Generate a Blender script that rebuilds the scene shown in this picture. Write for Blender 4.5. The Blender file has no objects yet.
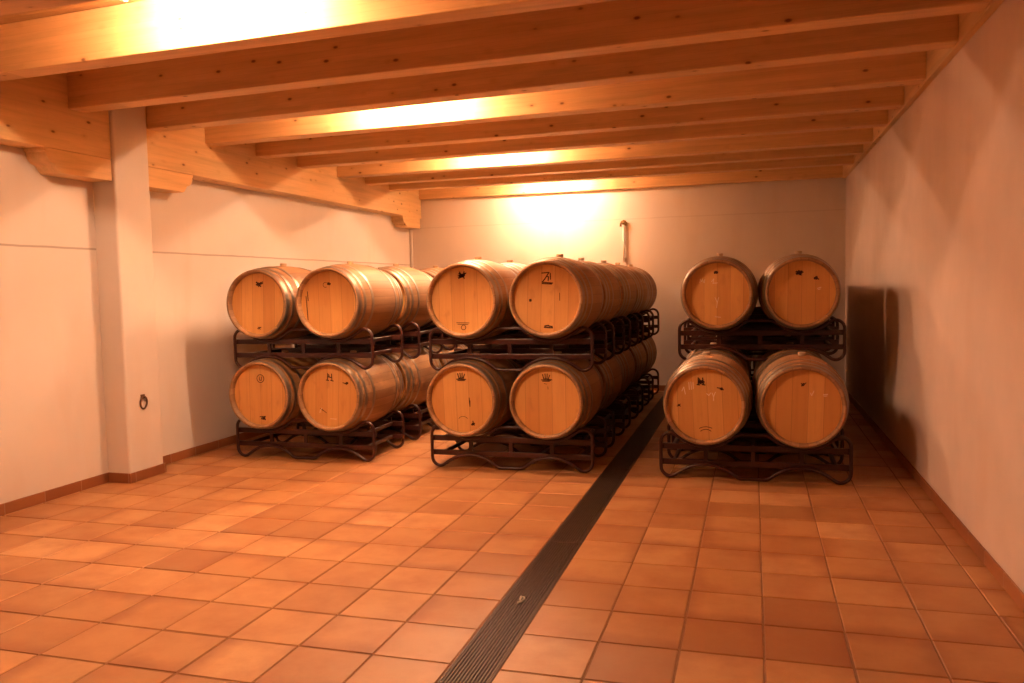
import bpy, bmesh, math, random
from mathutils import Vector, Matrix
random.seed(11)
PI = math.pi
scn = bpy.context.scene
COL = scn.collection

# ------------------------------------------------------------------ helpers
class MB:
    """collects shapes and links them as ONE mesh object"""
    def __init__(s):
        s.bm = bmesh.new()
    def box(s, x0, x1, y0, y1, z0, z1, bev=0.0, seg=2):
        vs = [s.bm.verts.new((x, y, z)) for x in (x0, x1) for y in (y0, y1) for z in (z0, z1)]
        F = [(0, 1, 3, 2), (4, 6, 7, 5), (0, 4, 5, 1), (2, 3, 7, 6), (0, 2, 6, 4), (1, 5, 7, 3)]
        fs = [s.bm.faces.new([vs[i] for i in f]) for f in F]
        if bev:
            es = list({e for f in fs for e in f.edges})
            bmesh.ops.bevel(s.bm, geom=es, offset=bev, segments=seg, affect='EDGES', profile=0.5)
        return s
    def hexa(s, P, bev=0.0):
        """8 corners, order x0y0z0 x0y0z1 x0y1z0 x0y1z1 x1y0z0 ..."""
        vs = [s.bm.verts.new(p) for p in P]
        F = [(0, 1, 3, 2), (4, 6, 7, 5), (0, 4, 5, 1), (2, 3, 7, 6), (0, 2, 6, 4), (1, 5, 7, 3)]
        fs = [s.bm.faces.new([vs[i] for i in f]) for f in F]
        if bev:
            es = list({e for f in fs for e in f.edges})
            bmesh.ops.bevel(s.bm, geom=es, offset=bev, segments=2, affect='EDGES', profile=0.5)
        return s
    def tube(s, pts, r, n=10, closed=False):
        pts = [Vector(p) for p in pts]
        N = len(pts)
        rings = []
        up = None
        for i in range(N):
            if closed:
                t = pts[(i + 1) % N] - pts[i - 1]
            else:
                t = pts[min(i + 1, N - 1)] - pts[max(i - 1, 0)]
            t.normalize()
            if up is None:
                a = Vector((0, 0, 1)) if abs(t.z) < .9 else Vector((1, 0, 0))
                up = (a - t * a.dot(t)).normalized()
            else:
                up = (up - t * up.dot(t)).normalized()
            b = t.cross(up)
            rr = r[i] if isinstance(r, (list, tuple)) else r
            rings.append([s.bm.verts.new(pts[i] + (up * math.cos(2 * PI * k / n) + b * math.sin(2 * PI * k / n)) * rr) for k in range(n)])
        M = N if closed else N - 1
        for i in range(M):
            A, B = rings[i], rings[(i + 1) % N]
            for k in range(n):
                s.bm.faces.new([A[k], A[(k + 1) % n], B[(k + 1) % n], B[k]])
        if not closed:
            s.bm.faces.new(rings[0][::-1])
            s.bm.faces.new(rings[-1])
        return s
    def lathe_y(s, prof, n=48, caps=(False, False), closed=False):
        """revolve (r, y) profile about the Y axis"""
        rings = [[s.bm.verts.new((r * math.cos(2 * PI * k / n), y, r * math.sin(2 * PI * k / n))) for k in range(n)] for r, y in prof]
        M = len(rings)
        for i in range(M if closed else M - 1):
            A, B = rings[i], rings[(i + 1) % M]
            for k in range(n):
                s.bm.faces.new([A[k], A[(k + 1) % n], B[(k + 1) % n], B[k]])
        if caps[0]:
            s.bm.faces.new(rings[0])
        if caps[1]:
            s.bm.faces.new(rings[-1][::-1])
        return s
    def lathe_z(s, prof, n=20, at=(0, 0, 0)):
        rings = [[s.bm.verts.new((at[0] + r * math.cos(2 * PI * k / n), at[1] + r * math.sin(2 * PI * k / n), at[2] + z)) for k in range(n)] for r, z in prof]
        for A, B in zip(rings, rings[1:]):
            for k in range(n):
                s.bm.faces.new([A[k], A[(k + 1) % n], B[(k + 1) % n], B[k]])
        s.bm.faces.new(rings[0][::-1])
        s.bm.faces.new(rings[-1])
        return s
    def prism(s, poly, axis, a, b):
        """extrude 2-D polygon along an axis: axis 'x' -> poly (y,z); 'y' -> poly (x,z)"""
        def P(u, v, w):
            return (w, u, v) if axis == 'x' else (u, w, v)
        A = [s.bm.verts.new(P(u, v, a)) for u, v in poly]
        B = [s.bm.verts.new(P(u, v, b)) for u, v in poly]
        n = len(poly)
        for i in range(n):
            s.bm.faces.new([A[i], A[(i + 1) % n], B[(i + 1) % n], B[i]])
        s.bm.faces.new(A[::-1])
        s.bm.faces.new(B)
        return s
    def build(s, name, mat, parent=None, smooth=False, loc=None):
        bmesh.ops.recalc_face_normals(s.bm, faces=s.bm.faces)
        me = bpy.data.meshes.new(name)
        s.bm.to_mesh(me)
        s.bm.free()
        me.materials.append(mat)
        if smooth:
            for p in me.polygons:
                p.use_smooth = True
        o = bpy.data.objects.new(name, me)
        COL.objects.link(o)
        if parent:
            o.parent = parent
        if loc:
            o.location = loc
        return o

def sharpen(o, deg=35):
    me = o.data
    bm = bmesh.new()
    bm.from_mesh(me)
    for e in bm.edges:
        if len(e.link_faces) == 2 and e.calc_face_angle(0) > math.radians(deg):
            e.smooth = False
    bm.to_mesh(me)
    bm.free()
    return o

def empty(name, loc, rz=0.0):
    o = bpy.data.objects.new(name, None)
    COL.objects.link(o)
    o.location = loc
    o.rotation_euler = (0, 0, rz)
    o.empty_display_size = .1
    return o

def tag(o, label, cat, group=None):
    o['label'] = label
    o['category'] = cat
    if group:
        o['group'] = group
    return o

def struct(o):
    o['kind'] = 'structure'
    return o

def copy_tree(o, parent=None):
    c = o.copy()
    COL.objects.link(c)
    if parent:
        c.parent = parent
    for ch in list(o.children):
        copy_tree(ch, c)
    return c

# ------------------------------------------------------------------ materials
def new_mat(name):
    m = bpy.data.materials.new(name)
    m.use_nodes = True
    nt = m.node_tree
    nt.nodes.clear()
    out = nt.nodes.new('ShaderNodeOutputMaterial')
    b = nt.nodes.new('ShaderNodeBsdfPrincipled')
    nt.links.new(b.outputs[0], out.inputs[0])
    return m, nt, b

def N(nt, t, **k):
    n = nt.nodes.new(t)
    for a, v in k.items():
        if a in n.inputs.keys() if hasattr(n.inputs, 'keys') else False:
            n.inputs[a].default_value = v
        else:
            setattr(n, a, v)
    return n

def math_n(nt, op, a, b=None, c=None):
    n = nt.nodes.new('ShaderNodeMath')
    n.operation = op
    for i, v in enumerate((a, b, c)):
        if v is None:
            continue
        if isinstance(v, (int, float)):
            n.inputs[i].default_value = v
        else:
            nt.links.new(v, n.inputs[i])
    return n.outputs[0]

def mixc(nt, fac, a, b, mode='MIX'):
    n = nt.nodes.new('ShaderNodeMix')
    n.data_type = 'RGBA'
    n.blend_type = mode
    for sock, v in ((n.inputs[0], fac), (n.inputs[6], a), (n.inputs[7], b)):
        if isinstance(v, (int, float)):
            sock.default_value = v
        elif isinstance(v, tuple):
            sock.default_value = v if len(v) == 4 else (*v, 1)
        else:
            nt.links.new(v, sock)
    return n.outputs[2]

def ramp(nt, fac, stops):
    n = nt.nodes.new('ShaderNodeValToRGB')
    els = n.color_ramp.elements
    while len(els) < len(stops):
        els.new(.5)
    for e, (p, c) in zip(els, stops):
        e.position = p
        e.color = c if isinstance(c, tuple) and len(c) == 4 else ((*c, 1) if isinstance(c, tuple) else (c, c, c, 1))
    nt.links.new(fac, n.inputs[0])
    return n.outputs[0]

def mapping(nt, vec, scale=(1, 1, 1), loc=(0, 0, 0)):
    n = nt.nodes.new('ShaderNodeMapping')
    n.inputs['Scale'].default_value = scale
    n.inputs['Location'].default_value = loc
    nt.links.new(vec, n.inputs[0])
    return n.outputs[0]

def noise(nt, vec, scale, detail=3, rough=.55, dist=0):
    n = nt.nodes.new('ShaderNodeTexNoise')
    n.inputs['Scale'].default_value = scale
    n.inputs['Detail'].default_value = detail
    n.inputs['Roughness'].default_value = rough
    n.inputs['Distortion'].default_value = dist
    nt.links.new(vec, n.inputs['Vector'])
    return n.outputs[0]

def bump(nt, bsdf, h, strength=.2, dist=.01):
    n = nt.nodes.new('ShaderNodeBump')
    n.inputs['Strength'].default_value = strength
    n.inputs['Distance'].default_value = dist
    nt.links.new(h, n.inputs['Height'])
    nt.links.new(n.outputs[0], bsdf.inputs['Normal'])

def coords(nt, rnd=True):
    tc = nt.nodes.new('ShaderNodeTexCoord')
    v = tc.outputs['Object']
    oi = nt.nodes.new('ShaderNodeObjectInfo')
    if not rnd:
        return v, oi.outputs['Random']
    cx = nt.nodes.new('ShaderNodeCombineXYZ')
    m = math_n(nt, 'MULTIPLY', oi.outputs['Random'], 37.0)
    nt.links.new(m, cx.inputs[0])
    nt.links.new(m, cx.inputs[1])
    nt.links.new(m, cx.inputs[2])
    a = nt.nodes.new('ShaderNodeVectorMath')
    a.operation = 'ADD'
    nt.links.new(v, a.inputs[0])
    nt.links.new(cx.outputs[0], a.inputs[1])
    return a.outputs[0], oi.outputs['Random']

def sepxyz(nt, v):
    n = nt.nodes.new('ShaderNodeSeparateXYZ')
    nt.links.new(v, n.inputs[0])
    return n.outputs

def white_noise(nt, val):
    n = nt.nodes.new('ShaderNodeTexWhiteNoise')
    n.noise_dimensions = '1D'
    if isinstance(val, (int, float)):
        n.inputs['W'].default_value = val
    else:
        nt.links.new(val, n.inputs['W'])
    return n.outputs[0]

def simple(name, col, rough=.5, metal=0.0, var=.15, nscale=8):
    m, nt, b = new_mat(name)
    v, r = coords(nt)
    f = noise(nt, v, nscale, 4)
    c = mixc(nt, f, tuple(x * (1 - var) for x in col), tuple(min(1, x * (1 + var)) for x in col))
    nt.links.new(c, b.inputs['Base Color'])
    b.inputs['Roughness'].default_value = rough
    b.inputs['Metallic'].default_value = metal
    return m

def pine(name, axis, base=(.82, .545, .265), lam=True):
    """glued pine: grain runs along `axis`, thin laminations, scattered small knots"""
    m, nt, b = new_mat(name)
    v, r = coords(nt)
    sc = {'x': (.5, 9, 9), 'y': (9, .5, 9)}[axis]
    g = noise(nt, mapping(nt, v, sc), 2.2, 5, .6, .3)
    fine = noise(nt, mapping(nt, v, tuple(s * 4 for s in sc)), 2.2, 3)
    c = ramp(nt, g, [(.25, tuple(x * .78 for x in base)), (.5, base), (.8, tuple(min(1, x * 1.14) for x in base))])
    c = mixc(nt, math_n(nt, 'MULTIPLY', fine, .28), c, (base[0] * .55, base[1] * .45, base[2] * .4, 1))
    if lam:
        tc = nt.nodes.new('ShaderNodeTexCoord')
        z = sepxyz(nt, tc.outputs['Object'])[2]
        q = math_n(nt, 'DIVIDE', z, .0425)
        fl = math_n(nt, 'FLOOR', q)
        tone = white_noise(nt, math_n(nt, 'ADD', fl, math_n(nt, 'MULTIPLY', r, 91)))
        c = mixc(nt, math_n(nt, 'MULTIPLY', tone, .22), c, (base[0] * .7, base[1] * .58, base[2] * .5, 1))
        fr = math_n(nt, 'FRACT', q)
        ln = math_n(nt, 'LESS_THAN', fr, .05)
        c = mixc(nt, math_n(nt, 'MULTIPLY', ln, .25), c, (base[0] * .5, base[1] * .38, base[2] * .3, 1))
    vo = nt.nodes.new('ShaderNodeTexVoronoi')
    vo.inputs['Scale'].default_value = 7.5
    msc = {'x': (.62, 1.2, 1.2), 'y': (1.2, .62, 1.2)}[axis]
    nt.links.new(mapping(nt, v, msc), vo.inputs['Vector'])
    kn = ramp(nt, vo.outputs['Distance'], [(.055, 1.0), (.115, 0.0)])
    halo = ramp(nt, vo.outputs['Distance'], [(.09, .3), (.24, 0.0)])
    c = mixc(nt, halo, c, (base[0] * .6, base[1] * .42, base[2] * .3, 1))
    c = mixc(nt, math_n(nt, 'MULTIPLY', kn, .85), c, (.13, .035, .012, 1))
    nt.links.new(c, b.inputs['Base Color'])
    b.inputs['Roughness'].default_value = .55
    bump(nt, b, fine, .12, .004)
    return m

def plaster(name, col, seam=None, stain=.10):
    m, nt, b = new_mat(name)
    tc = nt.nodes.new('ShaderNodeTexCoord')
    v = tc.outputs['Object']
    f = noise(nt, v, .9, 4, .6)
    streak = noise(nt, mapping(nt, v, (1.6, 1.6, .35)), 1.6, 3, .5)
    c = mixc(nt, ramp(nt, f, [(.35, 0.0), (.7, 1.0)]), tuple(x * (1 - stain) for x in col), col)
    c = mixc(nt, math_n(nt, 'MULTIPLY', ramp(nt, streak, [(.55, 0.0), (.75, 1.0)]), .35), c, (col[0] * .82, col[1] * .70, col[2] * .58, 1))
    if seam:
        z = sepxyz(nt, v)[2]
        wob = math_n(nt, 'MULTIPLY', math_n(nt, 'SUBTRACT', noise(nt, v, 2.0, 3), .5), .02)
        d = math_n(nt, 'ABSOLUTE', math_n(nt, 'SUBTRACT', math_n(nt, 'ADD', z, wob), seam[0]))
        ln = ramp(nt, math_n(nt, 'DIVIDE', d, .02), [(.28, seam[1]), (.5, 0.0)])
        c = mixc(nt, ln, c, (.22, .13, .08, 1))
    nt.links.new(c, b.inputs['Base Color'])
    b.inputs['Roughness'].default_value = .8
    bump(nt, b, noise(nt, v, 30, 4), .12, .004)
    return m

M = {}
M['wall'] = plaster('painted_plaster', (.78, .705, .65))
M['wall_l'] = plaster('painted_plaster_seam', (.78, .705, .65), (1.909, .5), .06)
M['wall_b'] = plaster('painted_plaster_back', (.78, .705, .65), (2.47, .14), .06)
M['wall_r'] = plaster('painted_plaster_right_dim', (.75, .60, .53), None, .16)  # plaster with this wall's dim reddish light put into its colour, stains stronger
M['joist'] = pine('glued_pine_joist', 'x')
M['girder'] = pine('glued_pine_girder', 'y', (.80, .53, .25), False)
M['board'] = pine('pine_board', 'x', (.62, .36, .15), False)
M['iron'] = simple('rusty_iron', (.17, .085, .05), .6, .5)
M['rack'] = simple('maroon_rack_paint', (.046, .011, .009), .33, .0, .25)
M['galv'] = simple('dull_hoop_steel', (.36, .30, .24), .42, .85, .18, 14)
M['bung'] = simple('bung_wood', (.55, .38, .24), .6)
M['stamp'] = simple('scorched_brand', (.060, .018, .008), .9, 0, .5, 60)
M['chalk'] = simple('chalk', (.90, .72, .52), .95, 0, .2, 60)
M['grate'] = simple('drain_steel', (.075, .044, .032), .55, .5, .3, 20)
M['trough'] = simple('drain_trough', (.03, .02, .015), .8)
M['white_enamel'] = simple('white_enamel', (.78, .76, .72), .4, 0, .04)
M['pipe'] = simple('painted_pipe', (.80, .72, .62), .45, 0, .06)
M['brass'] = simple('dark_brass', (.24, .14, .06), .4, .7)
M['pale'] = simple('pale_plastic', (.62, .55, .48), .5)
M['grout'] = simple('tile_grout', (.25, .115, .052), .9, 0, .3, 15)

def tile_mat():
    m, nt, b = new_mat('terracotta_tile')
    tc = nt.nodes.new('ShaderNodeTexCoord')
    v = tc.outputs['Object']
    at = nt.nodes.new('ShaderNodeAttribute')
    at.attribute_name = 'tone'
    t = at.outputs['Fac']
    c = ramp(nt, t, [(0, (.31, .125, .046)), (.35, (.43, .202, .076)), (.7, (.52, .262, .106)), (1, (.63, .345, .155))])
    f = noise(nt, v, 3.3, 4, .6)
    c = mixc(nt, math_n(nt, 'MULTIPLY', ramp(nt, f, [(.42, 0.0), (.68, 1.0)]), .5), c, (.33, .112, .040, 1))
    # kiln flash: one edge of many tiles is fired darker
    uv = sepxyz(nt, tc.outputs['UV'])
    e = ramp(nt, math_n(nt, 'ADD', uv[1], math_n(nt, 'MULTIPLY', math_n(nt, 'SUBTRACT', noise(nt, v, 6, 3), .5), .35)), [(.02, 1.0), (.30, 0.0)])
    sel = ramp(nt, white_noise(nt, math_n(nt, 'MULTIPLY', t, 733.1)), [(.25, 0.0), (.8, 1.0)])
    c = mixc(nt, math_n(nt, 'MULTIPLY', math_n(nt, 'MULTIPLY', e, sel), .7), c, (.27, .088, .030, 1))
    e2 = ramp(nt, math_n(nt, 'ADD', uv[0], math_n(nt, 'MULTIPLY', math_n(nt, 'SUBTRACT', noise(nt, v, 7, 3), .5), .35)), [(.02, 1.0), (.22, 0.0)])
    sel2 = ramp(nt, white_noise(nt, math_n(nt, 'MULTIPLY', t, 391.7)), [(.55, 0.0), (.9, 1.0)])
    c = mixc(nt, math_n(nt, 'MULTIPLY', math_n(nt, 'MULTIPLY', e2, sel2), .5), c, (.26, .08, .028, 1))
    sp = noise(nt, v, 90, 2)
    c = mixc(nt, math_n(nt, 'MULTIPLY', sp, .18), c, (.30, .11, .04, 1))
    nt.links.new(c, b.inputs['Base Color'])
    nt.links.new(math_n(nt, 'ADD', math_n(nt, 'MULTIPLY', f, .25), .36), b.inputs['Roughness'])
    bump(nt, b, noise(nt, v, 9, 4), .12, .006)
    return m
M['tile'] = tile_mat()

def base_mat(axis):
    m, nt, b = new_mat('terracotta_skirting_' + axis)
    tc = nt.nodes.new('ShaderNodeTexCoord')
    v = tc.outputs['Object']
    p = sepxyz(nt, v)[{'x': 0, 'y': 1}[axis]]
    q = math_n(nt, 'DIVIDE', math_n(nt, 'ADD', p, 50.08), .345)
    tone = white_noise(nt, math_n(nt, 'FLOOR', q))
    c = ramp(nt, tone, [(0, (.26, .09, .034)), (1, (.40, .15, .056))])
    c = mixc(nt, math_n(nt, 'MULTIPLY', noise(nt, v, 8, 4), .4), c, (.22, .075, .03, 1))
    fr = math_n(nt, 'FRACT', q)
    ln = math_n(nt, 'LESS_THAN', fr, .018)
    c = mixc(nt, math_n(nt, 'MULTIPLY', ln, .6), c, (.45, .30, .2, 1))
    nt.links.new(c, b.inputs['Base Color'])
    b.inputs['Roughness'].default_value = .45
    return m
M['base_x'] = base_mat('x')
M['base_y'] = base_mat('y')

def stave_mat():
    m, nt, b = new_mat('oak_staves')
    tc = nt.nodes.new('ShaderNodeTexCoord')
    v = tc.outputs['Object']
    vr, r = coords(nt)
    s = sepxyz(nt, v)
    ang = math_n(nt, 'ARCTAN2', s[2], s[0])
    q = math_n(nt, 'MULTIPLY', math_n(nt, 'ADD', ang, PI), 29 / (2 * PI))
    tone = white_noise(nt, math_n(nt, 'ADD', math_n(nt, 'FLOOR', q), math_n(nt, 'MULTIPLY', r, 977)))
    base = (.35, .185, .080)
    c = ramp(nt, tone, [(0, tuple(x * .76 for x in base)), (.5, base), (1, (.43, .24, .115))])
    g = noise(nt, mapping(nt, vr, (16, .9, 16)), 2.0, 4, .6)
    c = mixc(nt, math_n(nt, 'MULTIPLY', ramp(nt, g, [(.4, 0.0), (.75, 1.0)]), .55), c, (.24, .115, .05, 1))
    st = noise(nt, vr, 2.4, 4, .6)
    c = mixc(nt, math_n(nt, 'MULTIPLY', ramp(nt, st, [(.5, 0.0), (.75, 1.0)]), .4), c, (.22, .09, .05, 1))
    fr = math_n(nt, 'FRACT', q)
    ln = math_n(nt, 'LESS_THAN', fr, .035)
    c = mixc(nt, math_n(nt, 'MULTIPLY', ln, .7), c, (.10, .045, .02, 1))
    nt.links.new(c, b.inputs['Base Color'])
    b.inputs['Roughness'].default_value = .58
    bump(nt, b, g, .15, .004)
    return m
M['stave'] = stave_mat()

def head_mat():
    m, nt, b = new_mat('oak_head_boards')
    tc = nt.nodes.new('ShaderNodeTexCoord')
    v = tc.outputs['Object']
    vr, r = coords(nt)
    x = sepxyz(nt, v)[0]
    wob = math_n(nt, 'MULTIPLY', math_n(nt, 'SUBTRACT', r, .5), .09)
    q = math_n(nt, 'DIVIDE', math_n(nt, 'ADD', math_n(nt, 'ADD', x, wob), 5.0), .112)
    tone = white_noise(nt, math_n(nt, 'ADD', math_n(nt, 'FLOOR', q), math_n(nt, 'MULTIPLY', r, 613)))
    base = (.68, .355, .108)
    c = ramp(nt, tone, [(0, (.62, .305, .090)), (.5, base), (1, (.73, .395, .130))])
    g = noise(nt, mapping(nt, vr, (22, 22, 1.2)), 2.0, 4, .6)
    c = mixc(nt, math_n(nt, 'MULTIPLY', ramp(nt, g, [(.45, 0.0), (.8, 1.0)]), .35), c, (.46, .19, .055, 1))
    fr = math_n(nt, 'FRACT', q)
    ln = math_n(nt, 'LESS_THAN', fr, .035)
    c = mixc(nt, math_n(nt, 'MULTIPLY', ln, .45), c, (.26, .10, .03, 1))
    st = noise(nt, mapping(nt, vr, (9, 9, 3.5)), 1.6, 3, .5)
    c = mixc(nt, math_n(nt, 'MULTIPLY', ramp(nt, st, [(.62, 0.0), (.78, 1.0)]), .4), c, (.36, .14, .045, 1))
    nt.links.new(c, b.inputs['Base Color'])
    b.inputs['Roughness'].default_value = .55
    bump(nt, b, g, .08, .003)
    return m
M['head'] = head_mat()

LAMP_COL = (1.0, .615, .365)
def lamp_mat(strength):
    m = bpy.data.materials.new('warm_tube_glow')
    m.use_nodes = True
    nt = m.node_tree
    nt.nodes.clear()
    o = nt.nodes.new('ShaderNodeOutputMaterial')
    e = nt.nodes.new('ShaderNodeEmission')
    e.inputs[0].default_value = (*LAMP_COL, 1)
    e.inputs[1].default_value = strength
    nt.links.new(e.outputs[0], o.inputs[0])
    return m
M['tube'] = lamp_mat(235.0)

# ------------------------------------------------------------------ room dimensions (metres)
XR, XL, YB, YF = 1.190, -5.091, 11.780, -4.0
ZC = 3.215                     # underside of the ceiling boards
DL, DR = -1.184, -0.978        # drain edges
CAM_H = 1.5284

# floor: individual tiles modelled in one setting mesh, grout bed below, slot for the drain
def build_floor():
    bm = bmesh.new()
    tone = bm.faces.layers.float.new('tone')
    uvl = bm.loops.layers.uv.new('UVMap')
    def quad(P, t, uvs, mi):
        f = bm.faces.new([bm.verts.new(p) for p in P])
        f[tone] = t
        f.material_index = mi
        for l, u in zip(f.loops, uvs):
            l[uvl].uv = u
    U = [(0, 0), (1, 0), (1, 1), (0, 1)]
    for x0, x1 in ((XL, DL), (DR, XR)):      # grout beds (solid slabs)
        z0, z1 = -.25, -.0035
        P = [(x0, YF, z1), (x1, YF, z1), (x1, YB, z1), (x0, YB, z1)]
        Q = [(x, y, z0) for x, y, _ in P]
        quad(P, 0, U, 1)
        quad(Q[::-1], 0, U, 1)
        for i in range(4):
            j = (i + 1) % 4
            quad([Q[i], Q[j], P[j], P[i]], 0, U, 1)
    # trough under the drain
    quad([(DL, YF, -.09), (DR, YF, -.09), (DR, YB, -.09), (DL, YB, -.09)], 0, U, 2)
    quad([(DL, YF, -.25), (DR, YF, -.25), (DR, YF, -.0035), (DL, YF, -.0035)], 0, U, 1)
    rng = random.Random(5)
    cols = []
    x = DL
    while x > XL + .02:
        cols.append((max(x - .352, XL), x)); x -= .352
    x = DR
    for k in range(6):
        cols.append((x, x + .340)); x += .340
    cols.append((x, XR))
    g = .0045
    for cx, (x0, x1) in enumerate(cols):
        k = -21
        while True:
            y0 = 3.03 + .345 * k
            y1 = y0 + .345
            k += 1
            if y0 > YB - .02:
                break
            if y1 < YF:
                continue
            y0, y1 = max(y0, YF), min(y1, YB)
            t = min(1, max(0, rng.gauss(.5, .2)))
            j = [rng.uniform(-.0022, .0022) for _ in range(4)]
            a0, a1, b0, b1 = x0 + g + j[0], x1 - g + j[1], y0 + g + j[2], y1 - g + j[3]
            dz = [rng.uniform(-.0006, .0006) for _ in range(4)]
            c = .003
            T = [(a0 + c, b0 + c, dz[0]), (a1 - c, b0 + c, dz[1]), (a1 - c, b1 - c, dz[2]), (a0 + c, b1 - c, dz[3])]
            B = [(a0, b0, -.0036), (a1, b0, -.0036), (a1, b1, -.0036), (a0, b1, -.0036)]
            o = rng.choice([0, 0, 0, 0, 0, 1])
            if rng.random() < .5: o = 2 if o == 0 else o
            uu = U[o:] + U[:o]
            quad(T, t, uu, 0)
            for i in range(4):
                jn = (i + 1) % 4
                quad([B[i], B[jn], T[jn], T[i]], t, [uu[i], uu[jn], uu[jn], uu[i]], 0)
    me = bpy.data.meshes.new('floor')
    bm.to_mesh(me)
    bm.free()
    for n in ('tile', 'grout', 'trough'):
        me.materials.append(M[n])
    o = bpy.data.objects.new('floor', me)
    COL.objects.link(o)
    struct(o)
build_floor()

T = .22
struct(MB().box(XL - T, XL, YF - T, YB + T, -.25, ZC + .2).build('wall_left', M['wall_l']))
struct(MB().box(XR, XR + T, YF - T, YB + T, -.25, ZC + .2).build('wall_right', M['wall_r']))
struct(MB().box(XL, XR, YB, YB + T, -.25, ZC + .2).build('wall_back', M['wall_b']))
struct(MB().box(XL, XR, YF - T, YF, -.25, ZC + .2).build('wall_front', M['wall']))
cl = MB()
y = YF
while y < YB - .01:
    y1 = min(y + .145, YB)
    cl.box(XL, XR, y + .0012, y1 - .0012, ZC, ZC + .03, .002, 1)
    y = y1
cl.box(XL, XR, YF, YB, ZC + .03, ZC + .2)
struct(cl.build('ceiling', M['board']))

# pillar against the left wall
PX, PY0, PY1 = -4.872, 5.42, 5.82
pm = MB()
def rounded_rect(x0, x1, y0, y1, r, n=4):
    P = [(x0, y0)]
    for k in range(n + 1):
        a = -PI / 2 + PI / 2 * k / n
        P.append((x1 - r + r * math.cos(a), y0 + r + r * math.sin(a)))
    for k in range(n + 1):
        a = PI / 2 * k / n
        P.append((x1 - r + r * math.cos(a), y1 - r + r * math.sin(a)))
    P.append((x0, y1))
    return P
poly = rounded_rect(XL + .001, PX, PY0, PY1, .022)
A = [pm.bm.verts.new((x, y, 0.0)) for x, y in poly]
B = [pm.bm.verts.new((x, y, ZC)) for x, y in poly]
for i in range(len(poly)):
    j = (i + 1) % len(poly)
    pm.bm.faces.new([A[i], A[j], B[j], B[i]])
pm.bm.faces.new(A[::-1]); pm.bm.faces.new(B)
pil = sharpen(pm.build('pillar', M['wall'], smooth=True), 60)
struct(pil)

# skirting tiles
bt, bh = .012, .082
struct(MB().box(XL, XL + bt, YF, PY0 - bt, 0.0005, bh, .003, 1).box(XL, XL + bt, PY1 + bt, YB - bt, 0.0005, bh, .003, 1)
       .box(PX, PX + bt, PY0, PY1, 0.0005, bh, .003, 1)
       .build('baseboard_left', M['base_y']))
struct(MB().box(XL, PX + bt, PY0 - bt, PY0, 0.0005, bh, .003, 1).box(XL, PX + bt, PY1, PY1 + bt, 0.0005, bh, .003, 1).build('baseboard_pillar', M['base_x']))
struct(MB().box(XR - bt, XR, YF, YB - bt, 0.0005, bh, .003, 1).build('baseboard_right', M['base_y']))
struct(MB().box(XL, XR, YB - bt, YB, 0.0005, bh, .003, 1).build('baseboard_back', M['base_x']))
# plaster corner bead in the far left corner
struct(MB().box(XL, XL + .045, YB - .05, YB, bh, 2.44, .012, 2).build('trim_1', M['wall']))

# ------------------------------------------------------------------ roof timbers
GX, GZ0 = -4.893, 2.612
def girder(y0, y1, label):
    o = MB().box(XL + .001, GX, y0, y1, GZ0, ZC - .001, .006, 2).build('girder', M['girder'])
    o.location = (0, 0, 0)
    return tag(o, label, 'wooden beam', 'pine girders along the wall')
girder(YF + .001, PY0 - .002, 'pine girder along the wall, stretch on the near side of the white pillar')
girder(PY1 + .002, YB - .002, 'pine girder along the wall, stretch running from the pillar to the back wall')

def corbel(y_end, y_tip, label, drop=.168):
    """carved bracket under the girder: stepped curved nose at y_tip, cut end at y_end"""
    d = 1 if y_tip > y_end else -1
    L = abs(y_tip - y_end)
    zt = GZ0 - .001
    P = [(0, zt), (L, zt), (L - .004, zt - .022), (L - .018, zt - .026)]
    for k in range(0, 6):
        a = PI / 2 * k / 6
        P.append((L - .018 - .075 * (1 - math.cos(a)), zt - .030 - .078 * math.sin(a)))
    P += [(L - .098, zt - .112), (L - .104, zt - .126), (L - .135, zt - drop + .006), (L - .15, zt - drop), (0, zt - drop)]
    poly = [(y_end + d * u, v) for u, v in P]
    o = MB().prism(poly, 'x', XL + .001, GX - .004).build('corbel', M['girder'])
    bv = o.modifiers.new('b', 'BEVEL'); bv.width = .004; bv.segments = 2; bv.limit_method = 'ANGLE'
    return tag(o, label, 'bracket', 'carved corbels')
corbel(PY0 - .002, 4.775, 'carved wooden corbel under the girder on the near side of the white pillar')
corbel(PY1 + .002, 6.42, 'carved wooden corbel under the girder on the far side of the white pillar')
corbel(YB - .052, 11.08, 'carved wooden corbel under the girder where it meets the back wall', .150)

JH = .30
ordn = ['first', 'second', 'third', 'fourth', 'fifth', 'sixth', 'seventh', 'eighth', 'ninth', 'tenth']
# front-bottom edge of each joist: y at the girder, y at the far wall (they are not laid quite square)
J = [(3.13, 2.98), (4.08, 3.80), (5.01, 4.66), (5.835, 5.36), (6.60, 6.28), (7.41, 7.13), (8.20, 7.93), (9.12, 8.86), (9.88, 9.60), (10.62, 10.42), (11.695, 11.695)]
def joist(i, yl, yr):
    w = .160
    x0, x1 = GX + .001, XR - .046
    if PY0 < yl < PY1 or PY0 < yl + w < PY1:
        x0 = PX + .001 if yl < PY1 else x0
    zl, zr = 2.925, 2.893
    if i == 10:
        zl, zr, w = 2.90, 2.89, .080
    xm, ym = (x0 + x1) / 2, (yl + yr) / 2
    P = []
    for x, yy, z in ((x0, yl, zl), (x1, yr, zr)):
        for dy in (0, w):
            P += [(x - xm, yy + dy - ym, z - 3.05), (x - xm, yy + dy - ym, ZC - .001 - 3.05)]
    o = MB().hexa(P, .008).build('ceiling_joist', M['joist'], loc=(xm, ym, 3.05))
    return o
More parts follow.
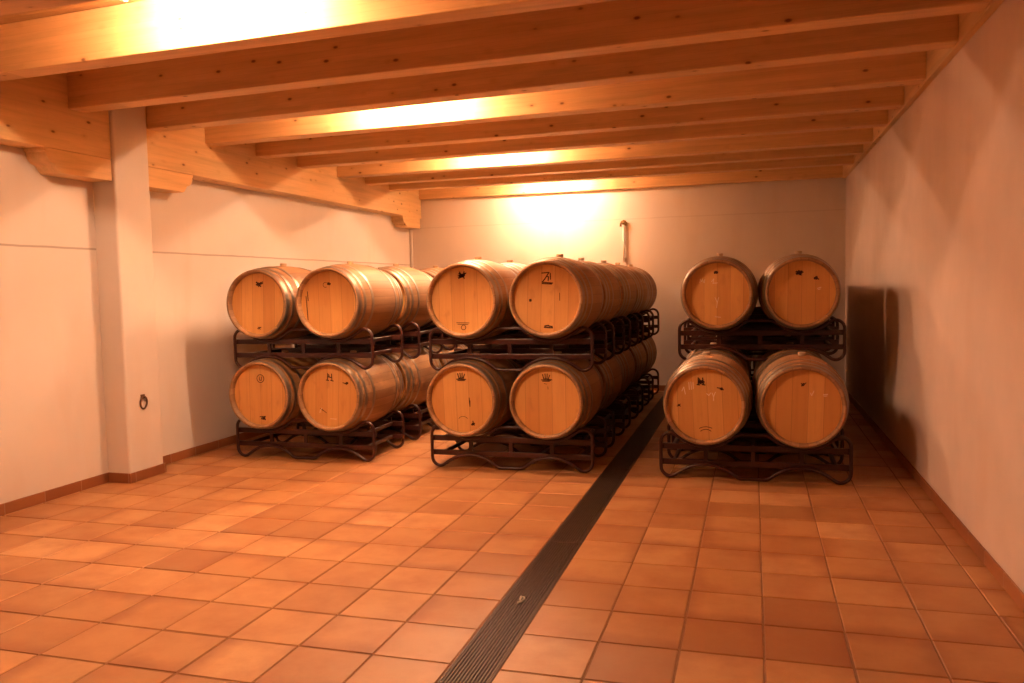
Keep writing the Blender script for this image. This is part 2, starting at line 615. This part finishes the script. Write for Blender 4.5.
tag(MB().box(XR - .045, XR - .001, YF + .001, YB - .002, 2.880, ZC - .001, .004, 2).build('wall_plate', M['girder']),
    'pine plate fixed along the top of the bare side wall, behind the joist ends', 'wooden beam')
JL = ['pine ceiling joist nearest the viewer, on the near side of the first lamp',
      'pine ceiling joist just behind the nearest lamp, its face glaring white',
      'pine ceiling joist passing just in front of the top of the white pillar',
      'pine ceiling joist that starts at the far edge of the white pillar',
      'pine ceiling joist lit brightly by the second lamp, third past the nearest lit one',
      'dim pine ceiling joist just behind the joist lit by the second lamp',
      'dim pine ceiling joist just before the joist lit by the third lamp',
      'pine ceiling joist lit brightly by the third lamp',
      'dim pine ceiling joist just behind the joist lit by the third lamp',
      'dim pine ceiling joist second from the back wall',
      'pine ceiling joist resting against the top of the back wall']
for i, (yl, yr) in enumerate(J):
    tag(joist(i, yl, yr), JL[i], 'ceiling beam', 'pine ceiling joists')

# ------------------------------------------------------------------ lamps between the joists
LX = -2.76
def lamp(yc, label):
    t = empty('ceiling_lamp', (LX, yc, ZC))
    tag(t, label, 'lamp', 'tube lamps between the joists')
    MB().box(-.44, .44, -.034, .034, -.05, -.0005, .006, 2).build('housing', M['white_enamel'], t)
    for s in (-1, 1):
        MB().box(s * .415 - .012, s * .415 + .012, -.018, .018, -.140, -.0495, .004, 2).build('tube_holder', M['white_enamel'], t)
    m = MB()
    m.tube([(-.402, 0, -.115), (.402, 0, -.115)], .018, 12)
    m.build('tube', M['tube'], t, smooth=True)
    return t
for yc, lb in ((3.66, 'glaring tube lamp on the ceiling nearest the viewer'),
               (6.14, 'tube lamp on the ceiling above the front of the racks, second from the viewer'),
               (8.68, 'tube lamp on the ceiling above the middle of the racks, third from the viewer'),
               (11.30, 'tube lamp on the ceiling beside the back wall')):
    lamp(yc, lb)

# ------------------------------------------------------------------ drain grates
def grate(y0, y1):
    t = empty('drain_grate', ((DL + DR) / 2, (y0 + y1) / 2, 0))
    hw, hl = (DR - DL) / 2 - .002, (y1 - y0) / 2 - .0015
    f = MB()
    f.box(-hw, -hw + .008, -hl, hl, -.03, -.0005).box(hw - .008, hw, -hl, hl, -.03, -.0005)
    f.box(-hw + .008, hw - .008, -hl, -hl + .008, -.03, -.0005).box(-hw + .008, hw - .008, hl - .008, hl, -.03, -.0005)
    f.build('frame', M['grate'], t)
    b = MB()
    n = 13
    for k in range(n):
        x = -hw + .008 + (2 * hw - .016) * (k + .5) / n
        b.box(x - .0040, x + .0040, -hl + .008, hl - .008, -.022, -.001)
    b.build('bars', M['grate'], t)
    c = MB()
    yy = -hl + .1
    while yy < hl - .04:
        c.box(-hw + .008, hw - .008, yy - .004, yy + .004, -.03, -.0225)
        yy += .1
    c.build('cross_bars', M['grate'], t)
    return t
ys = [2.684, 4.684, 6.684, 8.684, 10.684]
GL = ['steel drain grate nearest the viewer, with a small white scrap lying on it',
      'steel drain grate running from the open tiles in between the front ends of the racks',
      'dark steel drain grate in the shaded aisle between the racks, third of the line',
      'dark steel drain grate deep in the aisle between the racks, fourth of the line',
      'dark steel drain grate at the far end of the aisle by the back wall']
for k, y0 in enumerate(ys):
    g_ = grate(y0, min(y0 + 2.0, YB - .02))
    tag(g_, GL[k], 'drain grate', 'drain grates in a line along the floor')

# scrap on the grate
m = MB()
m.tube([(-.012 + .001 * k, .022 * math.cos(k * .55), .006 + .004 * math.sin(k * .9)) for k in range(1, 8)], .0045, 8)
m.tube([(.006, -.03, .005), (.0, -.042, .006), (-.008, -.052, .005)], .0045, 8)
m.tube([(-.012, .012, .006), (.006, .010, .010), (.014, -.004, .007), (.006, -.03, .005)], .005, 8)
o = m.build('plastic_scrap', M['pale'], smooth=True, loc=(-1.086, 3.755, 0.0))
tag(o, 'tiny curled white scrap lying on the drain grate', 'litter')

# ring on the pillar
t = empty('wall_ring', (PX, 5.600, .655))
m = MB()
m.tube([(.012 + .004 * math.sin(2 * PI * k / 20), .036 * math.cos(2 * PI * k / 20), -.016 + .050 * math.sin(2 * PI * k / 20)) for k in range(20)], .0075, 8, True)
m.build('ring', M['iron'], t, smooth=True)
m = MB()
m.tube([(-.0005, .004, .032), (.012, .004, .034), (.024, .004, .030), (.024, .004, .020)], .006, 8)
m.box(-.0005, .005, -.022, .026, .016, .052, .002, 1)
m.build('eye_bolt', M['iron'], t, smooth=False)
tag(t, 'small dark iron ring fixed low on the white pillar', 'ring')

# pipe on the back wall
t = empty('wall_pipe', (-1.772, YB - .028, 1.86))
m = MB()
m.tube([(0, 0, 0), (0, 0, .54)], .013, 12)
m.build('pipe', M['pipe'], t, smooth=True)
m = MB()
m.tube([(-.042, .0, .505), (-.040, 0, .545), (-.022, 0, .575), (.0, 0, .585), (.024, 0, .577), (.038, 0, .550), (.030, 0, .515)], .015, 10)
m.tube([(0, 0, .53), (0, 0, .585)], .02, 12)
m.build('hook', M['brass'], t, smooth=True)
for z in (.05, .30):
    MB().box(-.024, .024, .0, .0275, z, z + .02, .003, 1).build('clip', M['pipe'], t)
tag(t, 'thin pale vertical pipe with a dark hooked top on the back wall', 'pipe')

# ------------------------------------------------------------------ barrels
HR, BR, BL = .3005, .345, .95
def rad(y):                      # y measured from the barrel middle
    u = 2 * y / BL
    return HR + (BR - HR) * (1 - abs(u) ** 2.15)
def make_barrel():
    t = empty('wine_barrel', (0, 0, 0))
    h = BL / 2
    prof = [(HR - .028, -h + .056), (HR - .022, -h + .006), (HR - .013, -h), (HR - .004, -h + .0005), (HR, -h + .005)]
    for k in range(1, 24):
        y = -h + BL * k / 24
        prof.append((rad(y), y))
    prof += [(HR, h - .005), (HR - .004, h - .0005), (HR - .013, h), (HR - .022, h - .006), (HR - .028, h - .056)]
    o = MB().lathe_y(prof, 64).build('staves', M['stave'], t, smooth=True)
    sharpen(o, 50)
    for s in (-1, 1):
        yo = s * (h - .050)
        yi = s * (h - .068)
        m = MB().lathe_y([(HR - .0265, yo), (HR - .0275, yi)] if s < 0 else [(HR - .0275, yi), (HR - .0265, yo)], 64, (True, True))
        m.build('barrel_head', M['head'], t)
    for c, w in ((.030, .048), (.108, .036), (.232, .036)):
        for s in (-1, 1):
            a, b = -h + c - w / 2, -h + c + w / 2
            a = max(a, -h + .008)
            P = [(rad(a) + .0002, a), (rad(a) + .003, a), (rad((a + b) / 2) + .0032, (a + b) / 2), (rad(b) + .003, b), (rad(b) + .0002, b)]
            if s > 0:
                P = [(r_, -y_) for r_, y_ in P]
            sharpen(MB().lathe_y(P, 64).build('hoop', M['galv'], t, smooth=True), 40)
    MB().lathe_z([(.027, 0), (.030, .012), (.031, .026), (.027, .030)], 18, (0, 0, BR - .004)).build('bung', M['bung'], t, smooth=False)
    return t
proto = make_barrel()

# marks burnt or chalked on a head, drawn as thin raised strokes in the plane of the front head
def strokes(lines, w, name, mat, parent):
    m = MB()
    y0 = -BL / 2 + .0500
    for ln in lines:
        for (x0, z0), (x1, z1) in zip(ln, ln[1:]):
            dx, dz = x1 - x0, z1 - z0
            L = math.hypot(dx, dz) or 1e-6
            ux, uz = dx / L, dz / L
            nx, nz = -uz * w / 2, ux * w / 2
            e = w * .35
            P = [(x0 - ux * e + nx, z0 - uz * e + nz), (x0 - ux * e - nx, z0 - uz * e - nz), (x1 + ux * e - nx, z1 + uz * e - nz), (x1 + ux * e + nx, z1 + uz * e + nz)]
            m.prism(P, 'y', y0 - .0010, y0 + .0005)
    o = m.build(name, mat, parent)
    return o
def off(lines, x, z, s=1.0):
    return [[(x + a * s, z + b * s) for a, b in l] for l in lines]
def blob(x, z, r, n=9, seed=0):
    r *= 1.3
    n += 4
    rg = random.Random(seed)
    return [[(x + rg.uniform(-r, r), z + rg.uniform(-r * .7, r * .7)), (x + rg.uniform(-r, r) * .6, z + rg.uniform(-r, r) * .5)] for _ in range(n)]
def arc(x, z, r, a0, a1, n=10):
    return [[(x + r * math.cos(math.radians(a0 + (a1 - a0) * k / n)), z + r * math.sin(math.radians(a0 + (a1 - a0) * k / n))) for k in range(n + 1)]]
CROWN = [[(-.022, .022), (-.014, -.006)], [(-.006, .026), (-.004, -.004)], [(.008, .026), (.006, -.004)], [(.024, .018), (.014, -.006)], [(-.03, -.012), (.03, -.014)], [(-.022, -.02), (.022, -.02)], [(-.016, -.006), (.016, -.006)]]
HMARK = [[(-.016, .026), (-.018, -.022)], [(.014, .024), (.018, -.022)], [(-.016, .002), (.016, -.002)], [(-.026, -.022), (-.008, -.024)], [(.008, -.022), (.028, -.026)], [(-.008, .018), (-.004, .004)]]
ZMARK = [[(-.034, .03), (.010, .034), (-.014, -.004), (-.030, -.024), (.034, -.028)], [(.018, .03), (.02, -.006)], [(-.004, .012), (.008, .008), (.006, -.014)], [(-.03, -.032), (.028, -.034)]]

def marks(t, kind):
    S = lambda l, w=.006: strokes(l, w * 1.25, 'brand_mark', M['stamp'], t)
    C = lambda l, w=.005: strokes(l, w, 'chalk_mark', M['chalk'], t)
    if kind == 'A':
        S(blob(.0, .205, .028, 12, 1) + [[(-.02, .235), (.0, .19), (.02, .235)]], .007)
        S(arc(.0, -.225, .020, 0, 360) + [[(-.06, -.185), (.05, -.188)], [(-.05, -.198), (.04, -.2)]], .004)
    elif kind == 'B':
        S(off(ZMARK, .0, .165, 1.35), .007)
        S(off([[(-.034, -.004), (.034, -.006)], [(-.03, .006), (.0, .012)], [(.005, .008), (.032, .004)]], .02, -.225), .008)
        S(blob(-.135, -.015, .010, 5, 3), .007)
        S(off([[(0, .04), (.002, -.02)]], .105, .01), .004)
    elif kind == 'C':
        S(off(CROWN, .0, .19, 1.35), .007)
        S([[(.062, .015), (.066, -.055)], [(.068, -.01), (.066, -.04)]], .006)
        S(blob(.085, -.205, .012, 6, 4) + [[(.085, -.18), (.09, -.21)]], .007)
        S(arc(.0, -.19, .05, 40, 140), .003)
    elif kind == 'D':
        S(off(CROWN, -.004, .19, 1.3) + [[(.0, .182), (.045, .176)]], .006)
        S([[(-.02, .145), (.0, .14)], [(.01, .12), (.012, .10)]], .003)
    elif kind == 'E':
        S(blob(-.01, .19, .013, 9, 5), .007)
        C([[(-.15, .10), (-.146, .135), (-.135, .11), (-.128, .135), (-.12, .105)], [(-.108, .13), (-.112, .10)], [(-.05, .11), (-.03, .135), (-.035, .10)], [(-.04, .095), (.0, .098)]])
        C([[(-.02, -.03), (.0, -.075), (.012, -.03)], [(.0, -.075), (-.006, -.12)], [(-.02, -.20), (.03, -.205)]])
    elif kind == 'F':
        S(blob(-.02, .17, .024, 12, 6), .008)
        S(blob(.115, .125, .015, 8, 7), .008)
        C([[(.125, .035), (.155, .045)], [(.13, .025), (.15, .03)]])
    elif kind == 'G':
        S(off(HMARK, -.02, .18, 1.1) + blob(-.015, .175, .018, 9, 8), .007)
        S(blob(.135, .12, .011, 8, 9) + [[(.10, .128), (.125, .124)]], .006)
        S(blob(-.195, .0, .010, 5, 10), .005)
        S(arc(.0, -.27, .10, 62, 118) + arc(.0, -.25, .06, 50, 130), .004)
        C([[(-.11, .175), (-.108, .12)], [(-.094, .178), (-.092, .12)], [(-.078, .175), (-.078, .125)], [(-.165, .11), (-.15, .14), (-.14, .085)], [(.02, .085), (.035, .07), (.05, .09)], [(.06, .09), (.07, .06), (.085, .095)], [(.07, .06), (.068, .03)]])
    elif kind == 'H':
        S(blob(.0, .165, .014, 6, 11), .005)
        C([[(.14, .095), (.17, .10)], [(.145, .085), (.165, .088)], [(.05, .105), (.06, .085), (.075, .12)]])
    elif kind == 'I':
        S(blob(.01, .175, .026, 13, 12), .008)
        S(blob(.005, -.22, .016, 6, 13), .004)
    elif kind == 'J':
        S(blob(.005, .165, .013, 9, 14), .007)
        S(arc(-.03, .155, .022, 60, 300), .003)
        S([[(-.225, .06), (-.215, -.15)], [(-.21, .10), (-.205, .02)]], .006)
    elif kind == 'K':
        S(arc(.0, .15, .036, 0, 360, 16) + [[(-.012, .166), (-.01, .136), (.01, .134), (.012, .166)]], .005)
        S(blob(.02, -.21, .018, 8, 15) + [[(-.015, -.20), (.045, -.195)]], .006)
    elif kind == 'L':
        S(off(HMARK, -.01, .17, 1.25), .007)
        S(blob(.16, .125, .013, 7, 16) + [[(.12, .128), (.15, .122)]], .006)
        S([[(-.10, -.115), (-.07, -.13), (-.04, -.15)], [(-.08, -.12), (-.075, -.135)]], .004)
        C([[(-.105, -.14), (-.085, -.11)], [(-.11, -.15), (-.095, -.145)], [(.0, -.20), (.06, -.20)]], .004)

# ------------------------------------------------------------------ racks
def make_rack():
    """two upright frames of bent tube whose top and bottom edges are hollowed to cradle two barrels, joined by flat rails"""
    t = empty('barrel_rack', (0, 0, 0))
    rt_, rb = .0140, .3285 + .0140
    top = [(-.70, .1875), (-.70, .28)]
    for k in range(1, 7):
        a = PI - PI / 2 * k / 6
        top.append((-.625 + .075 * math.cos(a), .286 + .075 * math.sin(a)))
    top.append((-.600, .3545))
    for k in range(13):
        dx = -.212 + .424 * k / 12
        top.append((-.355 + dx, .602 - math.sqrt(rb * rb - dx * dx)))
    top += [(-.118, .352), (-.092, .361)]
    top += [(-x, z) for x, z in top[::-1]]
    bot = [(x, .375 - z) for x, z in top[::-1]][1:-1]
    for yy in (-.315, .315):
        s = 1 if yy > 0 else -1
        MB().tube([(x, yy, z) for x, z in top + bot], rt_, 10, True).build('tube_frame', M['rack'], t, smooth=True)
        yr_ = yy - s * .030
        for z in (.125, .2495):
            MB().box(-.71, .71, yr_ - .012, yr_ + .012, z - .0225, z + .0225, .004, 2).build('rail', M['rack'], t)
        for x in (-.355, .0, .355):
            MB().box(x - .016, x + .016, yr_ - .010, yr_ + .010, .147, .2275).build('strut', M['rack'], t)
    for x in (-.60, .60):
        for z in (.125, .2495):
            MB().box(x - .014, x + .014, -.2735, .2735, z - .016, z + .016, .003, 1).build('side_bar', M['rack'], t)
    return t
rack0 = make_rack()

PITCH = 1.05
Z1, Z2, DZ = .602, 1.431, .829
rowword = ['front', 'second', 'third', 'fourth', 'fifth']
used_b, used_r = [False], [False]
rgb = random.Random(3)
def put_barrel(x, yfront, z, yaw, label, group, mark=None, roll=None):
    b = copy_tree(proto) if used_b[0] else proto
    used_b[0] = True
    # the barrel middle
    b.location = (x + math.sin(yaw) * -BL / 2 * 0 , yfront + BL / 2, z)
    # keep the front head where it is: shift the middle along the yawed axis
    b.location.x = x - math.sin(yaw) * (BL / 2)
    b.location.y = yfront + BL / 2
    b.rotation_euler = (0, roll if roll is not None else rgb.uniform(-.05, .05), yaw)
    tag(b, label, 'barrel', group)
    if mark:
        marks_todo.append((b, mark))
    return b
marks_todo = []
def put_rack(x, ymid, z, label, group):
    r = copy_tree(rack0) if used_r[0] else rack0
    used_r[0] = True
    r.location = (x, ymid, z)
    tag(r, label, 'barrel rack', group)
    return r

# (stack name, x of the rack, barrel x lower l/r, barrel x upper l/r, front y, lower rows, upper rows)
side = {0: 'wall-side', 1: 'aisle-side'}
LAB = {
 'A': 'upper front barrel of the middle stack with a dark triangular brand and rings below',
 'B': 'upper front barrel of the middle stack beside the aisle, Z-like brand and dark bar below',
 'C': 'lower front barrel of the middle stack with a crown-like brand and dark knots below',
 'D': 'lower front barrel of the middle stack beside the drain, single smudged crown-like brand',
 'E': 'upper front barrel of the shaded stack with chalk scribbles across its head',
 'F': 'upper front barrel of the shaded stack with two dark spots, near the bare wall',
 'G': 'lower front barrel of the shaded stack with chalk tally strokes beside its brand',
 'H': 'lower front barrel of the shaded stack with a plain reddish head, near the bare wall',
 'I': 'upper front barrel nearest the pillar wall, dark smudged brand near the top',
 'J': 'upper front barrel of the pillar-wall stack, tiny ringed brand, dark streaks at one edge',
 'K': 'lower front barrel nearest the pillar wall, round ringed brand and smudge below',
 'L': 'lower front barrel of the pillar-wall stack with an H-like brand and a second spot'}
def stack(nm, xr, xs, yf, rows, marks_, racklabs):
    """rows: {tier: range of row numbers}"""
    for tier in (0, 1):
        for r in rows[tier]:
            put_rack(xr[tier] if r == rows[tier][0] else (xr[tier]), yf[tier] + PITCH * (r - rows[tier][0]) + BL / 2, DZ * tier,
                     'maroon steel barrel rack, %s tier of the %s stack, %s' % (('floor', 'upper')[tier], nm, ('frontmost' if r == rows[tier][0] else rowword[r] + ' row back')), 'racks of the %s stack' % nm)
            for c in (0, 1):
                first = r == rows[tier][0]
                key = marks_[tier][c] if first else None
                lab = LAB[key] if first else 'oak barrel in the %s tier of the %s stack, %s row, %s column' % (('lower', 'upper')[tier], nm, rowword[r], COLN[nm][c])
                yaw = YAW.get(key, 0) if first else rgb.uniform(-.012, .012)
                x = xs[tier][c] + (0 if first else rgb.uniform(-.008, .008))
                put_barrel(x, yf[tier] + PITCH * (r - rows[tier][0]) + (0 if first else rgb.uniform(-.01, .01)), (Z1, Z2)[tier], math.radians(yaw) if first else yaw, lab, 'oak barrels of the %s stack' % nm, key)
COLN = {'middle': ('pillar-side', 'drain-side'), 'shaded': ('drain-side', 'bare-wall'), 'pillar-wall': ('wall-side', 'room-side')}
YAW = {'F': 1.6, 'G': -1.4, 'H': -.8, 'E': -.6, 'I': 1.0, 'K': .5}
stack('middle', (-1.953, -1.943), ((-2.327, -1.600), (-2.300, -1.585)), (6.319, 6.319), (range(0, 5), range(0, 5)), (('C', 'D'), ('A', 'B')), None)
stack('shaded', (.0, .060), ((-.356, .352), (-.300, .406)), (6.304, 7.383), (range(0, 5), range(1, 5)), (('G', 'H'), ('E', 'F')), None)
stack('pillar-wall', (-3.930, -3.916), ((-4.290, -3.583), (-4.272, -3.564)), (6.374, 6.374), (range(0, 4), range(0, 4)), (('K', 'L'), ('I', 'J')), None)
for b, k in marks_todo:
    marks(b, k)

# ------------------------------------------------------------------ camera
f_px = 816.41
yaw, pit, rol = 0.287446, 0.0661387, -0.02157404
fwd = Vector((-math.sin(yaw) * math.cos(pit), math.cos(yaw) * math.cos(pit), -math.sin(pit)))
rt = Vector((math.cos(yaw), math.sin(yaw), 0))
up = rt.cross(fwd)
c_, s_ = math.cos(rol), math.sin(rol)
R_ = c_ * rt + s_ * up
U_ = -s_ * rt + c_ * up
cam = bpy.data.cameras.new('camera')
cam.sensor_width = 36
cam.lens = f_px / 1024 * 36
cam.clip_start = .05
co = bpy.data.objects.new('camera', cam)
COL.objects.link(co)
co.matrix_world = Matrix(((R_.x, U_.x, -fwd.x, 0), (R_.y, U_.y, -fwd.y, 0), (R_.z, U_.z, -fwd.z, CAM_H), (0, 0, 0, 1)))
scn.camera = co

# ------------------------------------------------------------------ world and colour
w = bpy.data.worlds.new('world')
scn.world = w
w.use_nodes = True
w.node_tree.nodes['Background'].inputs[0].default_value = (0, 0, 0, 1)
w.node_tree.nodes['Background'].inputs[1].default_value = 0
scn.view_settings.view_transform = 'Standard'
scn.view_settings.look = 'None'
scn.view_settings.gamma = 1
scn.view_settings.use_curve_mapping = False
scn.view_settings.exposure = 1.6
scn.cycles.max_bounces = 10
scn.cycles.diffuse_bounces = 4
scn.cycles.glossy_bounces = 4
